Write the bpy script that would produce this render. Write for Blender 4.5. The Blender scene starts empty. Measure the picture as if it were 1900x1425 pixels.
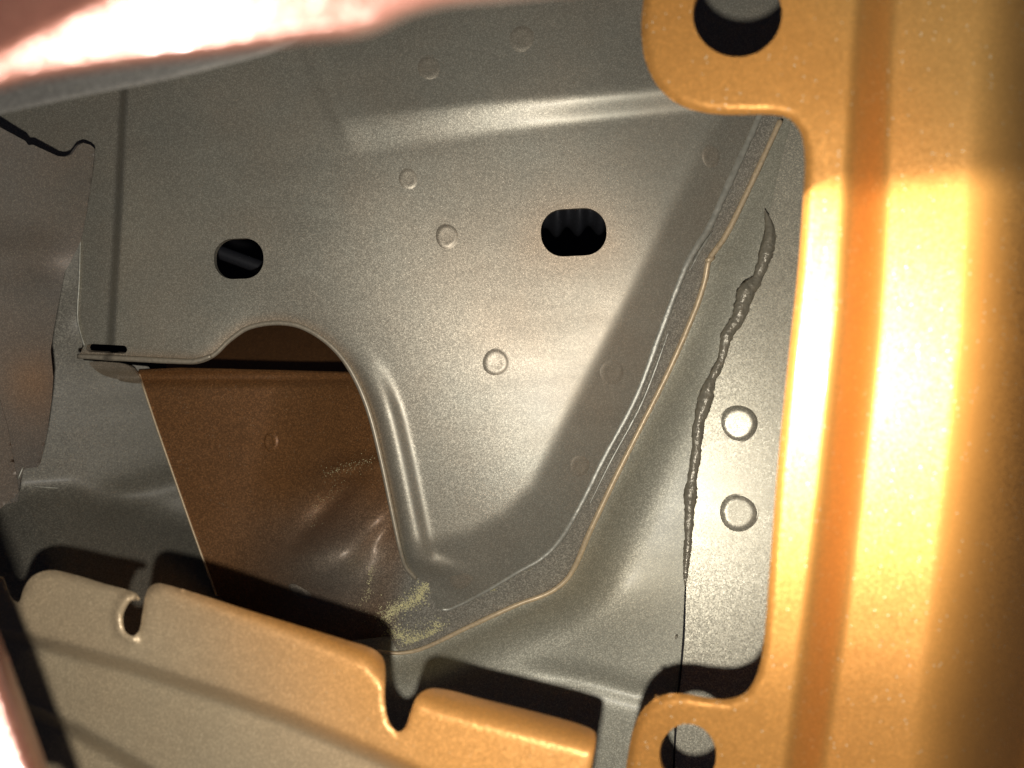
import bpy, math, random
import numpy as np
from mathutils import Vector, Matrix
from mathutils.geometry import delaunay_2d_cdt

random.seed(7); rng = np.random.default_rng(7)
S = bpy.context.scene
C = S.collection
F = 1900 * 28.0 / 36.0            # focal length in photo pixels
CU, CV = 950.0, 712.5

# ------------------------------------------------------------------ camera, light, exposure
cam = bpy.data.cameras.new('camera'); co = bpy.data.objects.new('camera', cam); C.objects.link(co)
co.location = (0, 0, 0); co.rotation_euler = (math.radians(90), 0, 0)
cam.lens = 28; cam.sensor_width = 36; cam.clip_start = 0.005; cam.clip_end = 20
cam.dof.use_dof = True; cam.dof.focus_distance = 0.30; cam.dof.aperture_fstop = 12.0
S.camera = co

world = bpy.data.worlds.new('World'); S.world = world; world.use_nodes = True
bg = world.node_tree.nodes['Background']
bg.inputs[0].default_value = (0.58, 0.62, 1.0, 1); bg.inputs[1].default_value = 0.018

def lamp(name, kind, loc, energy, color=(1, 1, 1), target=None, **kw):
    l = bpy.data.lights.new(name, kind); l.energy = energy; l.color = color
    for k, v in kw.items(): setattr(l, k, v)
    o = bpy.data.objects.new(name, l); C.objects.link(o); o.location = loc
    if target is not None:
        o.rotation_euler = (Vector(target) - Vector(loc)).to_track_quat('-Z', 'Y').to_euler()
    return o

# the little flash lamp just below the lens
lamp('flash_lamp', 'POINT', (-0.005, 0.0, -0.021), 2.4, (1.0, 0.975, 0.955), shadow_soft_size=0.0022)
# patch of hard daylight falling on the near bracket
BEAM = lamp('daylight_beam', 'SPOT', (-0.45, -0.30, -0.03), 82.0, (1.0, 0.93, 0.80), target=(0.0766, 0.164, -0.0112),
            spot_size=math.radians(20), spot_blend=0.1, shadow_soft_size=0.004)
# added emission mask shaping the beam: crisp top, fading bottom, left side cut off
BEAM.data.use_nodes = True
_N, _L = BEAM.data.node_tree.nodes, BEAM.data.node_tree.links
_e = _N['Emission']; _t = _N.new('ShaderNodeTexCoord'); _x = _N.new('ShaderNodeSeparateXYZ'); _L.new(_t.outputs['Normal'], _x.inputs[0])
_d = _N.new('ShaderNodeMath'); _d.operation = 'DIVIDE'; _L.new(_x.outputs['Y'], _d.inputs[0])
_z = _N.new('ShaderNodeMath'); _z.operation = 'ABSOLUTE'; _L.new(_x.outputs['Z'], _z.inputs[0]); _L.new(_z.outputs[0], _d.inputs[1])
_a = _N.new('ShaderNodeMapRange'); _a.interpolation_type = 'SMOOTHSTEP'
for k, v in (('From Min', .0725), ('From Max', .0775), ('To Min', 1.0), ('To Max', 0.0)): _a.inputs[k].default_value = v
_b = _N.new('ShaderNodeMapRange'); _b.interpolation_type = 'SMOOTHSTEP'
for k, v in (('From Min', -.095), ('From Max', .02), ('To Min', 0.0), ('To Max', 1.0)): _b.inputs[k].default_value = v
_L.new(_d.outputs[0], _a.inputs['Value']); _L.new(_d.outputs[0], _b.inputs['Value'])
_m = _N.new('ShaderNodeMath'); _m.operation = 'MULTIPLY'; _L.new(_a.outputs[0], _m.inputs[0]); _L.new(_b.outputs[0], _m.inputs[1])
_h = _N.new('ShaderNodeMath'); _h.operation = 'DIVIDE'; _L.new(_x.outputs['X'], _h.inputs[0]); _L.new(_z.outputs[0], _h.inputs[1])
_s = _N.new('ShaderNodeMapRange'); _s.interpolation_type = 'SMOOTHSTEP'
for k, v in (('From Min', -.045), ('From Max', -.036), ('To Min', 0.0), ('To Max', 1.0)): _s.inputs[k].default_value = v
_L.new(_h.outputs[0], _s.inputs['Value'])
_q = _N.new('ShaderNodeMath'); _q.operation = 'MULTIPLY'; _L.new(_m.outputs[0], _q.inputs[0]); _L.new(_s.outputs[0], _q.inputs[1])
_L.new(_q.outputs[0], _e.inputs['Strength'])

S.view_settings.view_transform = 'Standard'
try: S.view_settings.look = 'None'
except Exception: pass
S.view_settings.exposure = 0.0; S.view_settings.gamma = 1.0
S.view_settings.use_curve_mapping = False

# ------------------------------------------------------------------ helpers
def W(u, v, d):
    return np.stack([(u - CU) / F * d, d + 0 * u, (CV - v) / F * d], -1)

def facing(u, v, d):              # plane whose normal looks at the lens in direction (u, v)
    a, c = (u - CU) / F, (v - CV) / F
    k = d * (1 + a * a + c * c)
    return lambda U, V: k / (1 + a * (U - CU) / F + c * (V - CV) / F)

def plane3(*p):                   # plane through three points (u, v, depth)
    A = np.array([[q[0], q[1], 1.0] for q in p]); s = np.linalg.solve(A, np.array([1.0 / q[2] for q in p]))
    return lambda U, V: 1.0 / (s[0] * U + s[1] * V + s[2])

def sm(x, a, b):
    t = np.clip((x - a) / (b - a), 0, 1); return t * t * (3 - 2 * t)

def spl(pts, n=12, closed=False):
    P = np.array(pts, float); out = []
    m = len(P)
    for i in range(m if closed else m - 1):
        p1, p2 = P[i], P[(i + 1) % m]
        p0 = P[i - 1] if (closed or i > 0) else 2 * p1 - p2
        p3 = P[(i + 2) % m] if (closed or i + 2 < m) else 2 * p2 - p1
        d = max(np.linalg.norm(p2 - p1), 1e-6)
        m1 = (p2 - p0) / (np.linalg.norm(p2 - p1) + np.linalg.norm(p1 - p0) + 1e-9) * d
        m2 = (p3 - p1) / (np.linalg.norm(p3 - p2) + np.linalg.norm(p2 - p1) + 1e-9) * d
        for k in range(n):
            t = k / n; t2, t3 = t * t, t * t * t
            out.append((2*t3-3*t2+1)*p1 + (t3-2*t2+t)*m1 + (-2*t3+3*t2)*p2 + (t3-t2)*m2)
    if not closed: out.append(P[-1])
    return np.array(out)

def resample(P, step, closed=False):
    Q = np.vstack([P, P[:1]]) if closed else P
    L = np.r_[0, np.cumsum(np.linalg.norm(np.diff(Q[:, :2], axis=0), axis=1))]
    n = max(int(round(L[-1] / step)), 3)
    t = np.linspace(0, L[-1], n + 1)
    if closed: t = t[:-1]
    return np.stack([np.interp(t, L, Q[:, k]) for k in range(Q.shape[1])], -1)

def sdist(poly, U, V):
    """signed distance to an open polyline: positive on the right-hand side when walking along it in the picture (y down)"""
    P = np.array(poly, float); U = np.asarray(U, float); V = np.asarray(V, float)
    best = np.full(U.shape, 1e9); sg = np.ones(U.shape); par = np.zeros(U.shape)
    L = np.r_[0, np.cumsum(np.linalg.norm(np.diff(P, axis=0), axis=1))]
    for i in range(len(P) - 1):
        a, b = P[i], P[i + 1]; ab = b - a; l2 = ab @ ab
        traw = ((U - a[0]) * ab[0] + (V - a[1]) * ab[1]) / l2
        lo = -1e9 if i == 0 else 0; hi = 1e9 if i == len(P) - 2 else 1
        t = np.clip(traw, lo, hi)
        dx, dy = U - a[0] - t * ab[0], V - a[1] - t * ab[1]
        d = np.hypot(dx, dy); cr = ab[0] * dy - ab[1] * dx
        m = d < best
        best = np.where(m, d, best); sg = np.where(m, np.sign(cr), sg)
        par = np.where(m, L[i] + np.clip(t, 0, 1) * math.sqrt(l2), par)
    return best * sg, par

def inside(poly, U, V):
    c = np.zeros(U.shape, bool); x, y = poly[:, 0], poly[:, 1]; n = len(poly)
    for i in range(n):
        j = i - 1
        if y[i] == y[j]: continue
        m = ((y[i] > V) != (y[j] > V)) & (U < (x[j] - x[i]) * (V - y[i]) / (y[j] - y[i]) + x[i])
        c ^= m
    return c

def link(name, verts, faces, m, parent=None, smooth=True, sharp=None):
    me = bpy.data.meshes.new(name); me.from_pydata([tuple(map(float, v)) for v in verts], [], faces)
    me.materials.append(m)
    if smooth: me.polygons.foreach_set('use_smooth', [True] * len(me.polygons))
    if sharp is not None:
        s = set(tuple(sorted(e)) for e in sharp)
        for e in me.edges:
            if tuple(sorted(e.vertices)) in s: e.use_edge_sharp = True
    me.update()
    o = bpy.data.objects.new(name, me); C.objects.link(o)
    if parent is not None: o.parent = parent
    return o

def tag(o, label, cat, group=None, kind=None):
    if label: o['label'] = label
    if cat: o['category'] = cat
    if group: o['group'] = group
    if kind: o['kind'] = kind
    return o

def sheet(name, outline, holes, depth, m, thick=0.0012, step=9.0, parent=None, cover=None, extra=None, es=0.5):
    """pressed sheet of steel: outline and holes cut out of a curved surface, with real thickness"""
    loops = [resample(np.array(outline, float), step * es, True)] + [resample(np.array(h, float), min(step * es, 3.0), True) for h in holes]
    pts = np.vstack(loops); edges = []; k = 0
    for L in loops:
        n = len(L); edges += [(k + i, k + (i + 1) % n) for i in range(n)]; k += n
    lo, hi = loops[0].min(0), loops[0].max(0)
    gx, gy = np.meshgrid(np.arange(lo[0], hi[0], step), np.arange(lo[1], hi[1], step * .87))
    gx = gx + (np.arange(gx.shape[0]) % 2)[:, None] * step / 2
    G = np.stack([gx.ravel(), gy.ravel()], -1)
    if extra is not None: G = np.vstack([G, extra])
    ok = inside(loops[0], G[:, 0], G[:, 1])
    for h in loops[1:]: ok &= ~inside(h, G[:, 0], G[:, 1])
    G = G[ok]
    keep = np.ones(len(G), bool)
    for i in range(0, len(pts), 400):
        d = np.hypot(G[:, 0][:, None] - pts[i:i+400, 0], G[:, 1][:, None] - pts[i:i+400, 1]).min(1)
        keep &= d > step * .35
    G = G[keep]
    A = np.vstack([pts, G])
    r = delaunay_2d_cdt([Vector((float(a), float(b))) for a, b in A], edges, [], 0, 1e-4)
    V2 = np.array([tuple(v) for v in r[0]]); T = np.array([f for f in r[2] if len(f) == 3])
    cen = V2[T].mean(1)
    ok = inside(loops[0], cen[:, 0], cen[:, 1])
    for h in loops[1:]: ok &= ~inside(h, cen[:, 0], cen[:, 1])
    T = T[ok]
    used = np.unique(T); mp = -np.ones(len(V2), int); mp[used] = np.arange(len(used)); V2 = V2[used]; T = mp[T]
    D = depth(V2[:, 0], V2[:, 1]); P = W(V2[:, 0], V2[:, 1], D)
    fn = np.cross(P[T[:, 1]] - P[T[:, 0]], P[T[:, 2]] - P[T[:, 0]])
    fl = (fn * P[T].mean(1)).sum(1) > 0            # make the faces look at the lens side
    T[fl] = T[fl][:, ::-1]; fn[fl] *= -1
    N = np.zeros_like(P)
    for k in range(3): np.add.at(N, T[:, k], fn)
    N /= np.linalg.norm(N, axis=1)[:, None] + 1e-12
    B = P - N * thick
    n = len(P)
    ed = {}
    for t in T:
        for k in range(3): ed[(t[k], t[(k+1) % 3])] = 1
    bnd = [(a, b) for a, b in ed if (b, a) not in ed]
    faces = [tuple(int(x) for x in t) for t in T] + [tuple(int(x) + n for x in t[::-1]) for t in T]
    faces += [(int(b), int(a), int(a) + n, int(b) + n) for a, b in bnd]
    sharp = [(int(a), int(b)) for a, b in bnd] + [(int(a) + n, int(b) + n) for a, b in bnd]
    o = link(name, np.vstack([P, B]), faces, m, parent, True, sharp)
    if cover is not None:
        at = o.data.attributes.new('cover', 'FLOAT', 'POINT'); c = np.clip(cover(V2[:, 0], V2[:, 1]), 0, 1)
        at.data.foreach_set('value', np.r_[c, c].astype(np.float32))
    return o

def tube(name, pts, depth, m, rad, lift=0.0, parent=None, wob=0.0, flat=1.0, seg=10, step=5.0, taper=0.0, cover=None):
    """rounded strip following a line drawn on a surface; rad in photo pixels (number or list along the line)"""
    P2 = resample(spl(pts), step)
    n = len(P2)
    R = np.interp(np.linspace(0, 1, n), np.linspace(0, 1, len(rad)), rad) if hasattr(rad, '__len__') else np.full(n, float(rad))
    if wob:
        x = np.convolve(rng.normal(size=n + 8), np.ones(5) / 5, 'same')[4:-4]; x2 = np.convolve(rng.normal(size=n + 40), np.ones(17) / 8, 'same')[20:-20]
        R = R * (1 + wob * x + wob * x2)
    if taper:
        k = np.minimum(np.arange(n), np.arange(n)[::-1]) / max(taper / step, 1); R = R * np.clip(np.sqrt(np.clip(k, 0.02, 1)), .1, 1)
    D = depth(P2[:, 0], P2[:, 1]) - lift
    P = W(P2[:, 0], P2[:, 1], D)
    T = np.gradient(P, axis=0); T /= np.linalg.norm(T, axis=1)[:, None]
    view = -P / np.linalg.norm(P, axis=1)[:, None]
    X = np.cross(T, view); X /= np.linalg.norm(X, axis=1)[:, None]; Y = np.cross(X, T)
    vs = []; fs = []
    for i in range(n):
        r = R[i] / F * D[i]
        for k in range(seg):
            a = 2 * math.pi * k / seg
            j = 1 + (wob * .35 * rng.normal() if wob else 0)
            vs.append(P[i] + r * j * (math.cos(a) * X[i] + math.sin(a) * flat * Y[i]))
    for i in range(n - 1):
        for k in range(seg):
            a, b = i * seg + k, i * seg + (k + 1) % seg
            fs.append((a, b, b + seg, a + seg))
    fs.append(tuple(range(seg))[::-1]); fs.append(tuple((n - 1) * seg + k for k in range(seg)))
    o = link(name, vs, fs, m, parent)
    if cover is not None:
        at = o.data.attributes.new('cover', 'FLOAT', 'POINT')
        at.data.foreach_set('value', np.full(len(vs), cover, np.float32))
    return o

def frame(u, v, depth, e=3.0):
    g = lambda a, b: W(np.array([a]), np.array([b]), depth(np.array([a]), np.array([b])))[0]
    p = g(u, v); n = np.cross(g(u + e, v) - g(u - e, v), g(u, v + e) - g(u, v - e)); n /= np.linalg.norm(n)
    if n @ p > 0: n = -n
    x = g(u + e, v) - g(u - e, v); x -= n * (x @ n); x /= np.linalg.norm(x)
    return p, x, np.cross(n, x), n

def weld(u, v, r, depth, m, parent, h=0.0004, cover=0.0, dish=0.75, asp=1.0, tilt=0.0):
    """round pressed spot weld standing a fraction of a millimetre out of the sheet"""
    p, x, y, n = frame(u, v, depth)
    R = r / F * np.linalg.norm(p)
    prof = [(1.15, -.25), (1.06, .03), (1.0, .20), (.94, .45), (.87, .72), (.79, .92), (.70, 1.0), (.58, .97), (.4, dish), (.2, dish * .97)]
    seg = 36; vs = []; fs = []
    for q, (a, b) in enumerate(prof):
        for k in range(seg):
            t = 2 * math.pi * k / seg
            rr = R * a * (1 + .02 * math.sin(3 * t + u))
            vs.append(p + rr * (asp * math.cos(t) * x + math.sin(t) * y) + n * (b * h + tilt * h * math.cos(t - .65) * (q > 1) * a))
    for q in range(len(prof) - 1):
        for k in range(seg):
            a, b = q * seg + k, q * seg + (k + 1) % seg
            fs.append((a, b, b + seg, a + seg))
    fs.append(tuple((len(prof) - 1) * seg + k for k in range(seg)))
    o = link('spot_weld', vs, fs, m, parent)
    at = o.data.attributes.new('cover', 'FLOAT', 'POINT'); at.data.foreach_set('value', np.full(len(vs), cover, np.float32))
    return o

# ------------------------------------------------------------------ materials
def paint(name, base, over, rough=0.46, metal=0.35, flake=0.35, fscale=2600, coat=0.06, coat_rough=0.25, sparkle=0.16, peel=0.02, glint=0.25):
    m = bpy.data.materials.new(name); m.use_nodes = True
    N, L = m.node_tree.nodes, m.node_tree.links
    b = N['Principled BSDF']
    tc = N.new('ShaderNodeTexCoord')
    at = N.new('ShaderNodeAttribute'); at.attribute_name = 'cover'
    nz = N.new('ShaderNodeTexNoise'); nz.inputs['Scale'].default_value = 38; nz.inputs['Detail'].default_value = 6
    L.new(tc.outputs['Object'], nz.inputs['Vector'])
    ad = N.new('ShaderNodeMath'); ad.operation = 'MULTIPLY_ADD'; ad.inputs[1].default_value = 0.14; ad.inputs[2].default_value = -0.08
    L.new(nz.outputs['Fac'], ad.inputs[0])
    # edges of the overspray are ragged, but full and empty stay full and empty
    w = N.new('ShaderNodeMath'); w.operation = 'ADD'; w.use_clamp = True
    L.new(at.outputs['Fac'], w.inputs[0]); L.new(ad.outputs[0], w.inputs[1])
    mx = N.new('ShaderNodeMix'); mx.data_type = 'RGBA'
    mx.inputs[6].default_value = (*base, 1); mx.inputs[7].default_value = (*over, 1)
    L.new(w.outputs[0], mx.inputs[0])
    vo = N.new('ShaderNodeTexVoronoi'); vo.inputs['Scale'].default_value = fscale
    L.new(tc.outputs['Object'], vo.inputs['Vector'])
    sx = N.new('ShaderNodeSeparateColor'); L.new(vo.outputs['Color'], sx.inputs[0])
    pw = N.new('ShaderNodeMath'); pw.operation = 'POWER'; pw.inputs[1].default_value = 2.2; L.new(sx.outputs[0], pw.inputs[0])
    mr = N.new('ShaderNodeMapRange'); mr.inputs['To Min'].default_value = 1 - flake * .55; mr.inputs['To Max'].default_value = 1 + flake * 1.3
    L.new(pw.outputs[0], mr.inputs['Value'])
    # broad unevenness of the sprayed film
    n2 = N.new('ShaderNodeTexNoise'); n2.inputs['Scale'].default_value = 14; n2.inputs['Detail'].default_value = 8; n2.inputs['Roughness'].default_value = .62
    L.new(tc.outputs['Object'], n2.inputs['Vector'])
    m2 = N.new('ShaderNodeMapRange'); m2.inputs['From Min'].default_value = .3; m2.inputs['From Max'].default_value = .7
    m2.inputs['To Min'].default_value = .9; m2.inputs['To Max'].default_value = 1.1
    L.new(n2.outputs['Fac'], m2.inputs['Value'])
    mu = N.new('ShaderNodeMath'); mu.operation = 'MULTIPLY'; L.new(mr.outputs[0], mu.inputs[0]); L.new(m2.outputs[0], mu.inputs[1])
    vm = N.new('ShaderNodeVectorMath'); vm.operation = 'SCALE'
    L.new(mx.outputs[2], vm.inputs[0]); L.new(mu.outputs[0], vm.inputs['Scale'])
    # big flakes, their glints painted as pale base colour, and wiped patches that are a little smoother
    vg = N.new('ShaderNodeTexVoronoi'); vg.inputs['Scale'].default_value = 900; L.new(tc.outputs['Object'], vg.inputs['Vector'])
    g1 = N.new('ShaderNodeMath'); g1.operation = 'LESS_THAN'; g1.inputs[1].default_value = .16; L.new(vg.outputs['Distance'], g1.inputs[0])
    gs = N.new('ShaderNodeSeparateColor'); L.new(vg.outputs['Color'], gs.inputs[0])
    g2 = N.new('ShaderNodeMath'); g2.operation = 'GREATER_THAN'; g2.inputs[1].default_value = .80; L.new(gs.outputs[1], g2.inputs[0])
    g3 = N.new('ShaderNodeMath'); g3.operation = 'MULTIPLY'; L.new(g1.outputs[0], g3.inputs[0]); L.new(g2.outputs[0], g3.inputs[1])
    g4 = N.new('ShaderNodeMath'); g4.operation = 'MULTIPLY'; g4.inputs[1].default_value = glint; L.new(g3.outputs[0], g4.inputs[0])
    mg = N.new('ShaderNodeMix'); mg.data_type = 'RGBA'; mg.inputs[7].default_value = (.95, .85, .55, 1)
    L.new(g4.outputs[0], mg.inputs[0]); L.new(vm.outputs[0], mg.inputs[6])
    L.new(mg.outputs[2], b.inputs['Base Color'])
    mp = N.new('ShaderNodeMapping'); mp.inputs['Scale'].default_value = (22, 22, 90); mp.inputs['Rotation'].default_value = (.2, .5, .3)
    L.new(tc.outputs['Object'], mp.inputs['Vector'])
    nr = N.new('ShaderNodeTexNoise'); nr.inputs['Scale'].default_value = 1; nr.inputs['Detail'].default_value = 7; L.new(mp.outputs[0], nr.inputs['Vector'])
    rr = N.new('ShaderNodeMapRange'); rr.inputs['From Min'].default_value = .35; rr.inputs['From Max'].default_value = .65
    rr.inputs['To Min'].default_value = rough - .02; rr.inputs['To Max'].default_value = rough + .025
    L.new(nr.outputs['Fac'], rr.inputs['Value']); L.new(rr.outputs[0], b.inputs['Roughness'])
    # every flake tilts a little
    ge = N.new('ShaderNodeNewGeometry')
    sb = N.new('ShaderNodeVectorMath'); sb.operation = 'SUBTRACT'; sb.inputs[1].default_value = (.5, .5, .5); L.new(vo.outputs['Color'], sb.inputs[0])
    sc = N.new('ShaderNodeVectorMath'); sc.operation = 'SCALE'; sc.inputs['Scale'].default_value = sparkle; L.new(sb.outputs[0], sc.inputs[0])
    bp = N.new('ShaderNodeBump'); bp.inputs['Strength'].default_value = peel; bp.inputs['Distance'].default_value = .002
    n3 = N.new('ShaderNodeTexNoise'); n3.inputs['Scale'].default_value = 260; n3.inputs['Detail'].default_value = 3; L.new(tc.outputs['Object'], n3.inputs['Vector'])
    L.new(n3.outputs['Fac'], bp.inputs['Height'])
    a2 = N.new('ShaderNodeVectorMath'); a2.operation = 'ADD'; L.new(bp.outputs[0], a2.inputs[0]); L.new(sc.outputs[0], a2.inputs[1])
    nn = N.new('ShaderNodeVectorMath'); nn.operation = 'NORMALIZE'; L.new(a2.outputs[0], nn.inputs[0])
    L.new(nn.outputs[0], b.inputs['Normal'])
    L.new(bp.outputs[0], b.inputs['Coat Normal'])
    b.inputs['Metallic'].default_value = metal
    b.inputs['Coat Weight'].default_value = coat; b.inputs['Coat Roughness'].default_value = coat_rough
    return m

def plain(name, col, rough=.6, metal=0.0, bump=0.0, bscale=900):
    m = bpy.data.materials.new(name); m.use_nodes = True
    N, L = m.node_tree.nodes, m.node_tree.links; b = N['Principled BSDF']
    tc = N.new('ShaderNodeTexCoord'); nz = N.new('ShaderNodeTexNoise'); nz.inputs['Scale'].default_value = bscale; nz.inputs['Detail'].default_value = 4
    L.new(tc.outputs['Object'], nz.inputs['Vector'])
    mr = N.new('ShaderNodeMapRange'); mr.inputs['To Min'].default_value = .6; mr.inputs['To Max'].default_value = 1.4; L.new(nz.outputs['Fac'], mr.inputs['Value'])
    vm = N.new('ShaderNodeVectorMath'); vm.operation = 'SCALE'; vm.inputs[0].default_value = col; L.new(mr.outputs[0], vm.inputs['Scale'])
    L.new(vm.outputs[0], b.inputs['Base Color'])
    if bump:
        bp = N.new('ShaderNodeBump'); bp.inputs['Strength'].default_value = bump; bp.inputs['Distance'].default_value = .001
        L.new(nz.outputs['Fac'], bp.inputs['Height']); L.new(bp.outputs[0], b.inputs['Normal'])
    b.inputs['Roughness'].default_value = rough; b.inputs['Metallic'].default_value = metal
    return m

GREY = (0.36, 0.333, 0.252); COPPER = (0.72, 0.315, 0.07); GREEN = (0.40, 0.38, 0.285)
M_in = paint('grey_metallic_paint', GREY, COPPER, flake=.3, fscale=3300, metal=.5, rough=.45, sparkle=.07)
M_side = paint('coarse_grey_metallic_paint', GREEN, (.52, .45, .29), flake=.35, fscale=2900, sparkle=.09, rough=.5, metal=.25, glint=.5)
M_jamb = paint('sparkling_grey_metallic_paint', (.44, .42, .325), (.60, .53, .37), flake=.4, fscale=2600, sparkle=.12, rough=.40, metal=.48, coat=.08, coat_rough=.2, glint=.6)
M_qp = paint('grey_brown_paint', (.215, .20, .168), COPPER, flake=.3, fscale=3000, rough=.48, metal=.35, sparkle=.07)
M_cop = paint('thin_copper_paint', (.25, .112, .036), (.335, .305, .235), sparkle=.05, flake=.5, rough=.5, metal=.3)
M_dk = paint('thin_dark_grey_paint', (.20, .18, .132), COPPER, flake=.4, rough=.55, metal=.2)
M_fl = paint('beige_to_copper_paint', (.50, .39, .235), (.78, .35, .08), flake=.12, fscale=2600, rough=.42, metal=.35)
M_br = paint('copper_metallic_paint', COPPER, (.68, .40, .12), flake=.14, fscale=2600, sparkle=.12, rough=.40, metal=.5, glint=1.0, coat=.25, coat_rough=.08)
M_nr = paint('glossy_copper_paint', (.19, .078, .052), (.16, .070, .045), flake=.1, fscale=2400, rough=.35, coat=.4, coat_rough=.08)
M_tan = plain('tan_paint_edge', (.68, .52, .31), .42, .25)
M_lip = plain('tan_grey_edge', (.40, .34, .24), .42, .35)
M_edge = plain('pale_grey_edge', (.36, .34, .265), .4, .3, .15, 500)
M_seal = plain('grey_seam_sealer', (.31, .275, .195), .30, .3, .6, 560)
M_dust = plain('pale_yellow_powder', (.72, .66, .36), .9)
M_blk = plain('black_rubber', (.018, .018, .02), .5)
M_void = plain('painted_shade_black', (.012, .010, .010), .8)

# ------------------------------------------------------------------ far dark inside of the body shell
bgm = link('background', [(-.6, .75, -.5), (.6, .75, -.5), (.6, .75, .5), (-.6, .75, .5)], [(0, 1, 2, 3)], M_void)  # near-black colour holds the shade of the deep interior
tag(bgm, 'near-black sheet painted as the shade far behind the panels', None, kind='structure')

# ------------------------------------------------------------------ back panel
ARCH = [(148, 658), (230, 662), (330, 667), (365, 667), (395, 655), (425, 627), (460, 604), (510, 595), (555, 601), (600, 626),
        (640, 664), (668, 712), (690, 770), (710, 850), (729, 940), (745, 1015), (756, 1050), (775, 1072), (796, 1082)]
LINE1 = [(835, 1130), (900, 1098), (960, 1062), (1005, 1036), (1040, 1000), (1080, 932), (1118, 855), (1180, 738), (1228, 610), (1270, 500),
         (1290, 462), (1314, 425), (1350, 345), (1408, 217), (1450, 110), (1500, -70)]
BEND = [(780, 1008), (860, 992), (930, 958), (985, 905), (1060, 760), (1120, 640), (1180, 520), (1260, 360), (1335, 210), (1420, 30), (1470, -80)]
b0 = facing(1030, 640, .300)
CRE = [(560, 282), (640, 272), (900, 238), (1300, 200), (1500, 180)]
DIA = [(650, 300), (590, 170), (560, 90), (530, -80)]
GRV = [(232, 120), (228, 200), (218, 420), (205, 642)]
ARF = spl(ARCH, 8)
def d_bend(U, V):
    s, _ = sdist(BEND, U, V)                          # + on the flange side
    x = np.clip(s + 14, 0, None)
    return np.where(x < 28, x * x / 56, x - 14) * (.30 / F) * .36
def d_back(U, V):
    d = b0(U, V)
    d = d + d_bend(U, V)
    s, t = sdist(CRE, U, V); s = -s                   # + above the crease
    soft = 18 - 14 * sm(U, 700, 1150)
    k = np.clip((s + soft) / (36 + 2 * soft), 0, 1); k = k * k * (3 - 2 * k) * .5 + k * .5
    q, _ = sdist(DIA, U, V)                           # + right of the diagonal
    d = d - .0033 * k * (.38 * sm(q, -12, 18) + .62 * sm(q, 40, 560))
    d = d + np.clip(s - 50, 0, None) * (.30 / F) * .10 * sm(q, -60, 120)
    g, _ = sdist(GRV, U, V)
    d = d + .0045 * sm(g, -8, 8)
    a, t = sdist(ARF, U, V)                           # rolled lip on the right flank of the arch
    roll = sm(V, 630, 780) * (1 - sm(V, 1030, 1075))
    x = np.clip(1 - np.abs(a) / 42, 0, 1)
    a = np.abs(a)
    d = d - (.0030 * sm(a, 60, 30) - .0040 * np.clip(1 - a / 24, 0, 1) ** 2) * roll + .0006 * x ** 2 * (1 - roll)
    d = d + .0007 * np.sin(U / 170.0 + V / 210.0) + .0005 * np.sin(U / 95.0 - V / 140.0 + 1)
    return d
outb = np.vstack([spl(ARCH), [(800, 1112), (815, 1130)], spl(LINE1), [(-70, -70), (-70, 335), (150, 335), (149, 450), (146, 520), (144, 590), (156, 640)]])
def rrect(c, w, h, ang=0, n=10, sq=1.0):
    out = []; r = h / 2 * sq
    for cx, cy, a0 in ((w/2-r, h/2-r, 0), (-w/2+r, h/2-r, 90), (-w/2+r, -h/2+r, 180), (w/2-r, -h/2+r, 270)):
        for k in range(n + 1):
            a = math.radians(a0 + 90 * k / n); out.append((cx + r * math.cos(a), cy + r * math.sin(a)))
    c0, s0 = math.cos(math.radians(ang)), math.sin(math.radians(ang))
    return np.array([(c[0] + x * c0 - y * s0, c[1] + x * s0 + y * c0) for x, y in out])
SLOT_R = rrect((1064.5, 431), 122, 88, -3, sq=.93); SLOT_L = rrect((443, 480), 92, 75, -2, sq=.92)
SLIT = rrect((198, 647), 76, 15, 3)
row = np.array([(230 - 25 * t + k, 140 + 500 * t) for t in np.linspace(0, 1, 110) for k in (-12, -8, -4, 0, 4, 8, 12)])
def cov_back(U, V):
    r = np.hypot((U - 1065) / 1.5, (V - 431)); c = .16 * np.exp(-(r / 60) ** 2)
    c = c + .07 * np.exp(-(((U - 1000) / 260) ** 2 + ((V - 560) / 200) ** 2))
    a, _ = sdist(ARF, U, V)
    return c + .14 * np.exp(-(a / 12.0) ** 2) * (1 - sm(V, 930, 1020)) + .03
back = sheet('back_panel', outb, [SLOT_R, SLOT_L, SLIT], d_back, M_in, .0024, 8.0, cover=cov_back, extra=row)
tag(back, 'large grey metallic back panel with two oblong holes and an arched cut-out', 'body panel')
for u, v, r, h in ((797, 125, 20, .00045), (968, 72, 21, .00045), (758, 331, 19, .0003), (830, 438, 22, .0005), (920, 672, 23, .0005),
                   (1136, 690, 21, .0003), (1075, 865, 20, .0003), (855, 1075, 20, .0003), (1320, 290, 18, .0003)):
    weld(u, v, r * random.uniform(.94, 1.06), d_back, M_in, back, h * random.uniform(.48, .62), .08, asp=random.uniform(.9, 1.05), tilt=random.uniform(-.7, .7))
e1 = tube('flange_edge', [(818, 1131)] + LINE1[:-1], d_back, M_edge, [2.5, 4, 5.5, 6.5, 7, 7.5, 6], .0003, back, wob=.12, flat=.35)
for dx, k0, k1, rad in ((13, 5, 9, 1.8), (9, 9, 12, 2.6)):
    tube('sealer_streak', [(u + dx, v + dx * .4) for u, v in LINE1[k0:k1]], d_back, M_edge, [1, rad, rad * 1.3, rad, .8], -.0022, back, wob=.25, flat=.5)
e1['label'] = 'pale uneven cut edge of the grey flange'
tube('edge_return', [(149, 445), (147, 520), (144, 590), (150, 620), (157, 642)], d_back, M_edge, 2.0, .0004, back)
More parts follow.
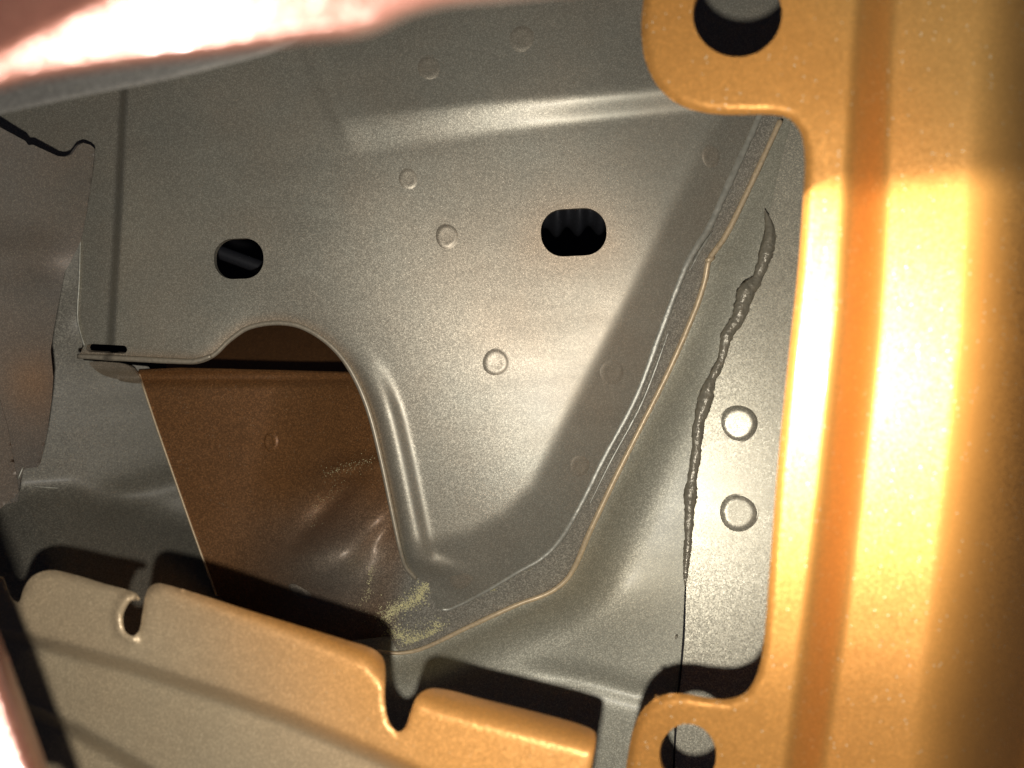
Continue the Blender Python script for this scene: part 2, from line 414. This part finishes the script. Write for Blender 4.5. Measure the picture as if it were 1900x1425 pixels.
e2 = tube('ledge_edge', [(u - 3, v + 3) for u, v in ARCH[:4]] + [(392, 661)], d_back, M_lip, [4.5, 5.5, 5.5, 5.5, 4.0], .0006, back, wob=.03)
tube('arch_lip', [(u + 1, v + 4) for u, v in ARCH[:10]] + [(u - 3, v + 2) for u, v in ARCH[10:18]], d_back, M_lip, [3.6, 4.2, 4.4, 5.0, 5.2, 5.0, 4.5, 3.5], -.0004, back)

# ------------------------------------------------------------------ copper reinforcement panel behind the arch
LINE2 = [(700, 1208), (740, 1212), (785, 1203), (870, 1163), (960, 1122), (1022, 1098), (1058, 1066), (1095, 985), (1140, 890), (1190, 790),
         (1240, 690), (1290, 575), (1308, 520), (1316, 482), (1345, 440), (1385, 360), (1448, 224), (1500, 110), (1560, -60)]
LEFTE = [(256, 690), (290, 790), (330, 905), (358, 985), (388, 1068), (430, 1180), (470, 1290)]
def d_strip(U, V):
    return b0(U, V) + d_bend(U, V) + .0030
def d_cop(U, V):
    k = sm(830 - U + (V - 1080) * -.25, 0, 420)
    d = d_strip(U, V) + .048 * k
    # pressed shapes at the foot of the recess
    def bump(u, v, a, b, ang, h):
        c, s = math.cos(math.radians(ang)), math.sin(math.radians(ang))
        x = (U - u) * c + (V - v) * s; y = -(U - u) * s + (V - v) * c
        return h * np.exp(-(x / a) ** 2 - (y / b) ** 2)
    d = d + bump(612, 935, 90, 18, -48, .007) - bump(600, 1040, 105, 58, -20, .028) + bump(700, 1005, 60, 20, -50, .009) - bump(665, 872, 80, 22, -12, .009)
    d = d + bump(715, 1030, 45, 14, -35, .005)
    d = d + .004 * np.exp(-((V - 700) / 10.0) ** 2) * sm(700 - U, 0, 60)
    return d
outc = np.vstack([spl(LEFTE), [(700, 1290)], spl(LINE2), [(1500, -60), (1440, 110), (1380, 217), (1200, 640), (1100, 800), (1000, 980), (900, 1060), (830, 1075), (800, 1000), (800, 696), (700, 694), (500, 690), (330, 686)]])
def cov_cop(U, V):
    g = np.exp(-(((U - 640) / 150) ** 2 + ((V - 1060) / 110) ** 2)) * .72
    return g + sm(U - 755 + (V - 1120) * .3, -60, 30)
cop = sheet('reinforcement_panel', outc, [], d_cop, M_cop, .0012, 9.0, cover=cov_cop)
tag(cop, 'copper brown panel seen through the arch, its grey flange running up the right', 'reinforcement panel')
weld(503, 820, 17, d_cop, M_cop, cop, .0006, 0.0, asp=.8)
weld(556, 1098, 19, d_cop, M_cop, cop, .0005, .8)
h2 = tube('hem_edge', LINE2[:-2], d_strip, M_tan, [3.2, 4.4, 5.0, 5.2, 5.4, 5.4, 5.4], .0010, cop, wob=.05)
h2['label'] = 'thin tan cut edge curving along the flange'
tube('hem_edge', [(258, 694)] + LEFTE[1:6], d_cop, M_tan, 2.0, .0004, cop)
tab = sheet('corner_tab', spl([(166, 673), (205, 672), (238, 678), (256, 696), (262, 708), (215, 703), (186, 693)], 8, True), [], lambda U, V: d_cop(U, V) - .004, M_in, .001, 6, cop, cover=lambda U, V: 0 * U + .15)
# the drop of paint-knot on the hem
tube('weld_knot', [(1311, 486), (1318, 480), (1324, 478)], d_strip, M_tan, [4, 7, 4], .0012, cop)

# deep wall inside the arch
deep = sheet('bulkhead', spl([(330, 560), (760, 560), (820, 705), (600, 735), (330, 720)], 6, True), [], plane3((330, 560, .52), (820, 560, .50), (500, 720, .43)), M_cop, .001, 20, cover=lambda U, V: 0 * U)
tag(deep, 'dark brown wall deep inside the top of the arch', 'bulkhead')

# ------------------------------------------------------------------ lower left floor, in the dark
pA = plane3((100, 600, .350), (400, 650, .385), (250, 900, .372)); 
FOLD = [(-60, 965), (0, 940), (40, 912), (130, 905), (300, 950), (480, 1000)]
def d_low(U, V):
    s, _ = sdist(FOLD, U, V)
    x = np.clip(s + 20, 0, None); x = np.where(x < 40, x * x / 80, x - 20)
    d = pA(U, V) - x * .00026
    d = d + .003 * np.exp(-((V - 930 + (U - 200) * .25) / 26.0) ** 2) * sm(U, 120, 240)
    return d - .003 * np.exp(-((U - 150) / 60.0) ** 2 - ((V - 600) / 60.0) ** 2)
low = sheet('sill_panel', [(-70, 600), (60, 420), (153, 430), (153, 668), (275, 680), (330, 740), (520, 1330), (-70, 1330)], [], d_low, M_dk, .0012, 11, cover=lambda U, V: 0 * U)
tag(low, 'dark grey lower panel in the shade below the left end of the arch', 'sill panel')
sk = tube('scratch', [(60, 902), (85, 904), (112, 906)], d_low, M_edge, [.6, 1.6, .6], .0002, low)

# left wall with wavy edge
pL = plane3((175, 275, .296), (95, 850, .300), (-50, 500, .262))
def d_left(U, V):
    return pL(U, V) + .0016 * np.sin(V / 75.0) * sm(200 - U, 0, 120) + .007 * np.exp(-((V - 480) / 55.0) ** 2) * sm(190 - U, 0, 120)
LW = [(-70, 200), (0, 236), (22, 248), (48, 262), (52, 270), (60, 268), (108, 290), (122, 291), (134, 286), (145, 270), (155, 265), (168, 269), (176, 276), (172, 320), (160, 400), (151, 445), (135, 478), (120, 505), (110, 555), (100, 610), (94, 650), (99, 700),
      (96, 740), (88, 800), (78, 850), (72, 866), (45, 870), (38, 890), (33, 930), (-70, 960)]
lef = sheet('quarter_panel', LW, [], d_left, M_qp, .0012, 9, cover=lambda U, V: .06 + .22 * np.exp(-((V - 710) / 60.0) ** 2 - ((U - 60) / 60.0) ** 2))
tag(lef, 'brownish grey wall with a wavy right edge at the left of the cavity', 'side panel')
fl = sheet('lower_flap', [(-70, 600), (0, 742), (14, 790), (25, 850), (32, 892), (35, 914), (0, 944), (-70, 985)], [], lambda U, V: pL(U, V) - .004, M_qp, .001, 9, lef, cover=lambda U, V: 0 * U + .1)
tube('loose_burr', [(34, 888), (38, 878), (43, 866)], d_left, M_edge, [1.5, 2, .8], .002, lef)

# ------------------------------------------------------------------ right hand panels with the seam
pH = facing(1250, 880, .3018)
SEAM = [(1560, -40), (1490, 160), (1462, 250), (1440, 340), (1424, 420), (1425, 455), (1400, 525), (1368, 590), (1338, 660), (1312, 730), (1300, 780), (1290, 860), (1282, 960), (1276, 1050), (1271, 1110), (1268, 1180), (1262, 1240), (1254, 1300), (1246, 1440), (1244, 1520)]
L2 = np.array(LINE2, float); L2T = np.r_[0, np.cumsum(np.linalg.norm(np.diff(L2, axis=0), axis=1))]
L2A = d_strip(L2[:, 0], L2[:, 1]) + .0022 - pH(L2[:, 0], L2[:, 1])
def d_side(U, V):
    s, t = sdist(LINE2, U, V)
    a = np.maximum(np.interp(t, L2T, L2A), .004)
    s = np.where(s > 0, s, s * .35)
    d = pH(U, V) + a * np.exp(-(s / 46.0) ** 2)
    q, _ = sdist([(900, 1235), (1010, 1248), (1090, 1262), (1180, 1286), (1300, 1300)], U, V)
    d = d + .0018 * np.exp(-(q / 20.0) ** 2) * sm(U, 930, 1060)
    d = d - .003 * np.exp(-((U - 1130) / 110.0) ** 2 - ((V - 1100) / 90.0) ** 2)
    return d
outs = np.vstack([[(650, 1560), (650, 1190)], [(p[0] - 30, p[1] - 25) for p in LINE2[2:-1]], [(1620, -80), (1620, 1560)]])
sid = sheet('side_panel', outs, [], d_side, M_side, .0012, 9, cover=lambda U, V: .15 + .35 * np.exp(-((U - 1150) / 120.0) ** 2 - ((V - 1080) / 90.0) ** 2))
tag(sid, 'greenish grey metallic panel curving down from the tan edge to the seam', 'side panel')
d_pil = lambda U, V: facing(1240, 860, .2994)(U, V)
pil = sheet('jamb_panel', np.vstack([spl(SEAM), [(1680, 1520), (1680, -40)]]), [], d_pil, M_jamb, .0010, 9, cover=lambda U, V: .55 + 0 * U)
tag(pil, 'speckled grey panel with two round weld marks, right of the sealed seam', 'jamb panel')
weld(1370, 786, 31, d_pil, M_jamb, pil, .0010, .55, dish=.98, tilt=.45)
weld(1371, 951, 31, d_pil, M_jamb, pil, .0008, .55, dish=.98, tilt=-.35)
BEAD = [(1419, 388), (1428, 425), (1424, 460), (1403, 520), (1385, 540), (1370, 590), (1350, 620), (1338, 668), (1318, 710), (1305, 755), (1296, 790), (1292, 840), (1284, 890), (1279, 950), (1277, 1000), (1273, 1050), (1271, 1090)]
bd = tube('sealant_bead', BEAD, d_pil, M_seal, [3, 9, 12, 10, 14, 11, 11, 7, 10, 13, 11, 8, 10, 11, 9, 7, 8, 3], .0010, pil, wob=.17, flat=.85, seg=18, step=4.0, taper=18)
bd['label'] = 'lumpy grey bead of seam sealer'
tube('seam_gap', [(1272, 1080), (1269, 1170), (1264, 1235), (1257, 1300), (1249, 1440), (1246, 1500)], d_pil, M_void, [1.4, 2.2, 2.0, 2.0, 2.0], .0005, pil)
tube('sealant_drop', [(1253, 1181), (1257, 1183)], d_pil, M_seal, [4, 4], .003, pil, taper=3)

# ------------------------------------------------------------------ powder
gv, gf = [], []
def grain(u, v, dfn, r):
    p, x, y, n = frame(u, v, dfn)
    k = len(gv); rr = r * (.6 + .8 * random.random()); a = random.random() * 6.28
    for j in range(3): gv.append(p + rr * (math.cos(a + 2.09 * j) * x + math.sin(a + 2.09 * j) * y) + n * .00005)
    gv.append(p + n * rr * 1.1); gf.extend([(k, k+1, k+3), (k+1, k+2, k+3), (k+2, k, k+3), (k, k+2, k+1)])
def cloud(line, n, sd, dfn, r=.00030):
    P = spl(line, 10); Q = resample(P, 2)
    for _ in range(n):
        q = Q[random.randrange(len(Q))]; s = sd * (.3 + random.random())
        u, v = q[0] + random.gauss(0, s), q[1] + random.gauss(0, s)
        if v > 1214 - max(0, (u - 740)) * .45 - 8: continue
        if inside(outb, np.array([u]), np.array([v]))[0] and dfn is not d_back: continue
        grain(u, v, dfn, r)
cloud([(795, 1085), (765, 1118), (735, 1128), (712, 1150)], 900, 9, d_cop)
cloud([(722, 1168), (760, 1185), (795, 1180), (815, 1160)], 760, 10, d_cop)
cloud([(690, 1045), (685, 1090), (672, 1120)], 90, 4, d_cop, .00022)
cloud([(600, 880), (640, 868), (690, 855)], 130, 8, d_cop, .00018)
cloud([(575, 975), (600, 930), (640, 890)], 120, 10, d_cop, .00016)
cloud([(650, 1120), (720, 1165), (780, 1170)], 140, 20, d_cop, .00018)
cloud([(830, 1128), (910, 1092), (1000, 1040)], 170, 3, lambda U, V: d_strip(U, V) - .003, .00016)
cloud([(905, 1092), (918, 1094)], 90, 4, lambda U, V: d_strip(U, V) - .003, .00018)
dust = link('powder', gv, gf, M_dust, smooth=False)
tag(dust, 'pale yellow powder sprinkled where arch foot meets the copper panel', 'powder', kind='stuff')

# ------------------------------------------------------------------ things behind the two oblong holes
def lathe_x(name, u, v, d, prof, m, ang=0.0, seg=28):
    p = W(np.array([u]), np.array([v]), np.array([d]))[0]; c, s = math.cos(ang), math.sin(ang)
    vs, fs = [], []
    for x, r in prof:
        for k in range(seg):
            a = 2 * math.pi * k / seg; z = r * math.sin(a); y = r * math.cos(a)
            vs.append(p + np.array([x * c - z * s, y, x * s + z * c]))
    for i in range(len(prof) - 1):
        for k in range(seg):
            a, b = i * seg + k, i * seg + (k + 1) % seg; fs.append((a, b, b + seg, a + seg))
    return link(name, vs, fs, m)
prof = []
for k in range(-72, 73): prof.append((k * .0009, .0135 + .0022 * math.cos(k * .0009 * 2 * math.pi / .0095)))
hose = lathe_x('ribbed_hose', 1070, 372, .352, prof, M_blk, .05)
tag(hose, 'black ribbed hose glimpsed through the right oblong hole', 'hose')
cab = lathe_x('black_cable', 445, 482, .36, [(-.05, .003), (.05, .003)], M_blk, -.35)
tag(cab, 'thin black cable barely visible through the left oblong hole', 'cable')

# ------------------------------------------------------------------ front lip with tabs along the bottom
pE = plane3((60, 1100, .218), (1100, 1370, .178), (500, 1420, .196))
TABS = [(8, 1075), (14, 1092), (24, 1112), (35, 1117), (45, 1090), (62, 1068), (92, 1058), (130, 1064), (190, 1082), (256, 1103), (240, 1118), (229, 1142), (232, 1170), (246, 1180), (258, 1170), (264, 1140),
        (270, 1105), (280, 1087), (302, 1083), (480, 1138), (640, 1187), (692, 1204), (711, 1222), (715, 1250), (714, 1300), (722, 1340), (738, 1358), (752, 1350), (764, 1316), (778, 1288), (808, 1277), (900, 1298), (1020, 1328), (1092, 1350), (1105, 1362),
        (1104, 1385), (1098, 1420), (1085, 1500)]
EDG = [(92, 1058), (302, 1083), (692, 1204), (808, 1277), (1092, 1350), (1200, 1380)]
def d_lip(U, V):
    d = pE(U, V)
    TE = [(60, 1052), (256, 1100), (302, 1083), (692, 1204), (740, 1250), (808, 1277), (1092, 1350), (1200, 1380)]
    s, _ = sdist(TE, U, V)
    w = 20 + 34 * sm(U, 300, 900)
    x = np.clip(1 - s / w, 0, 2)
    d = d + x * x * (.0016 + .0075 * sm(U, 350, 850))
    e, _ = sdist(np.vstack([TABS[:-1]]), U, V); d = d + .0010 * np.clip(1 - np.abs(e) / 9, 0, 1) ** 2
    g, _ = sdist([(-60, 1160), (60, 1186), (250, 1236), (420, 1290), (540, 1332), (700, 1400), (900, 1490)], U, V)
    d = d + .0075 * sm(g, -14, 20)
    h, _ = sdist([(0, 1290), (140, 1352), (260, 1422), (420, 1530)], U, V)
    d = d + .0075 * sm(h, -14, 20)
    # rolled rim of the little notch
    r = np.hypot((U - 250) / .8, V - 1146); d = d - .0015 * np.exp(-((r - 38) / 10.0) ** 2) * (U < 256)
    return d
def cov_lip(U, V):
    TE, _ = sdist(EDG, U, V)
    g, _ = sdist([(60, 1186), (250, 1236), (540, 1332), (700, 1400), (900, 1490)], U, V)
    return (.08 + .85 * sm(U + .5 * (1300 - V), 280, 820) + .35 * np.exp(-(TE / 18.0) ** 2) * sm(U, 250, 450)) * (1 - .8 * sm(g, -10, 20))
lipo = np.vstack([spl(TABS, 8), [(1085, 1560), (-90, 1560), (-90, 1040)]])
lip = sheet('front_lip', lipo, [], d_lip, M_fl, .0012, 8, cover=cov_lip)
tag(lip, 'beige to copper steel lip with notched tabs along the bottom front', 'flange')

# ------------------------------------------------------------------ big copper bracket on the right
BR = [(1205, -80), (1194, 0), (1190, 60), (1199, 118), (1222, 162), (1258, 193), (1300, 208), (1350, 213), (1435, 213), (1466, 222), (1486, 248), (1493, 290), (1492, 340),
      (1481, 500), (1464, 660), (1442, 880), (1428, 1060), (1416, 1200), (1404, 1252), (1384, 1284), (1350, 1297), (1310, 1294), (1268, 1287), (1230, 1290), (1198, 1310), (1178, 1345), (1167, 1390), (1160, 1440), (1155, 1540)]
pB = facing(1660, 620, .163)
GB = [(1632, -100), (1618, 100), (1606, 350), (1592, 600), (1560, 900), (1530, 1150), (1492, 1425), (1476, 1540)]
def d_bra(U, V):
    d = pB(U, V)
    g, _ = sdist(GB, U, V)                              # channel; walking down the picture, + is to the left
    d = d + .0130 * sm(-g, -46, 44) + 1.6e-8 * np.clip(520 - V, 0, None) ** 2 + 0.2e-8 * np.clip(V - 720, 0, None) ** 2
    r = -g - 185
    d = d + .0000009 * np.clip(r, 0, 260) ** 2
    e, _ = sdist(BR, U, V)
    d = d + .0018 * np.clip(1 - np.abs(e) / 16, 0, 1) ** 2
    return d
bro = np.vstack([spl(BR, 8), [(2010, 1540), (2010, -80)]])
ang = np.linspace(0, 2 * math.pi, 60, endpoint=False)
HB1 = np.stack([1368 + 83 * np.cos(ang), 25 + 81 * np.sin(ang)], -1); HB2 = np.stack([1276 + 53 * np.cos(ang), 1402 + 59 * np.sin(ang)], -1)
bra = sheet('mounting_bracket', bro, [HB1, HB2], d_bra, M_br, .0013, 8, cover=lambda U, V: .12 + .5 * sm(U + (400 - V) * .8, 1700, 2050))
tag(bra, 'bright copper bracket with a vertical groove and two round holes at the right', 'bracket')

# ------------------------------------------------------------------ blurred near edges
NE = [(-120, 190), (0, 166), (60, 150), (200, 128), (400, 104), (560, 80), (650, 72), (705, 58), (760, 32), (820, 15), (900, 6), (1010, -4), (1120, -16), (1300, -60)]
NC = [(-120, 150), (0, 95), (90, 45), (190, -5), (330, -80)]
def d_near(U, V):
    d = facing(420, 60, .074)(U, V)
    s, _ = sdist(NE, U, V); s = np.abs(s)
    d = d + .007 * np.clip(1 - s / 22, 0, 1) ** 2
    q, _ = sdist(NC, U, V)
    return d + np.clip(-q + 6, 0, None) * .00006
near = sheet('bonnet_edge', np.vstack([spl(NE), [(1300, -160), (-120, -160)]]), [], d_near, M_nr, .0012, 9, cover=lambda U, V: 0 * U)
tag(near, 'glaring blurred copper panel edge crossing the top left corner', 'body panel')
N2 = [(-120, 228), (0, 204), (150, 172), (300, 142), (400, 117), (480, 96), (560, 66), (620, 20)]
nr2 = sheet('inner_lip', np.vstack([spl(N2), [(620, -100), (-120, -100)]]), [], plane3((0, 200, .16), (480, 95, .145), (300, -60, .16)), M_qp, .001, 12, cover=lambda U, V: 0 * U)
tag(nr2, 'dull khaki lip just under the glaring top left edge', 'flange')
d_n3 = lambda U, V: facing(40, 1330, .125)(U, V) + .006 * np.clip(1 - np.abs(sdist([(-60, 1030), (0, 1178), (45, 1300), (95, 1440), (130, 1540)], U, V)[0]) / 40, 0, 1) ** 2
n3 = sheet('door_edge', [(-120, 900), (-60, 1030), (0, 1178), (45, 1300), (95, 1440), (130, 1540), (-120, 1540)], [], d_n3, M_nr, .0012, 9, cover=lambda U, V: 0 * U + .2)
tag(n3, 'blurred pinkish copper edge in the bottom left corner', 'body panel')
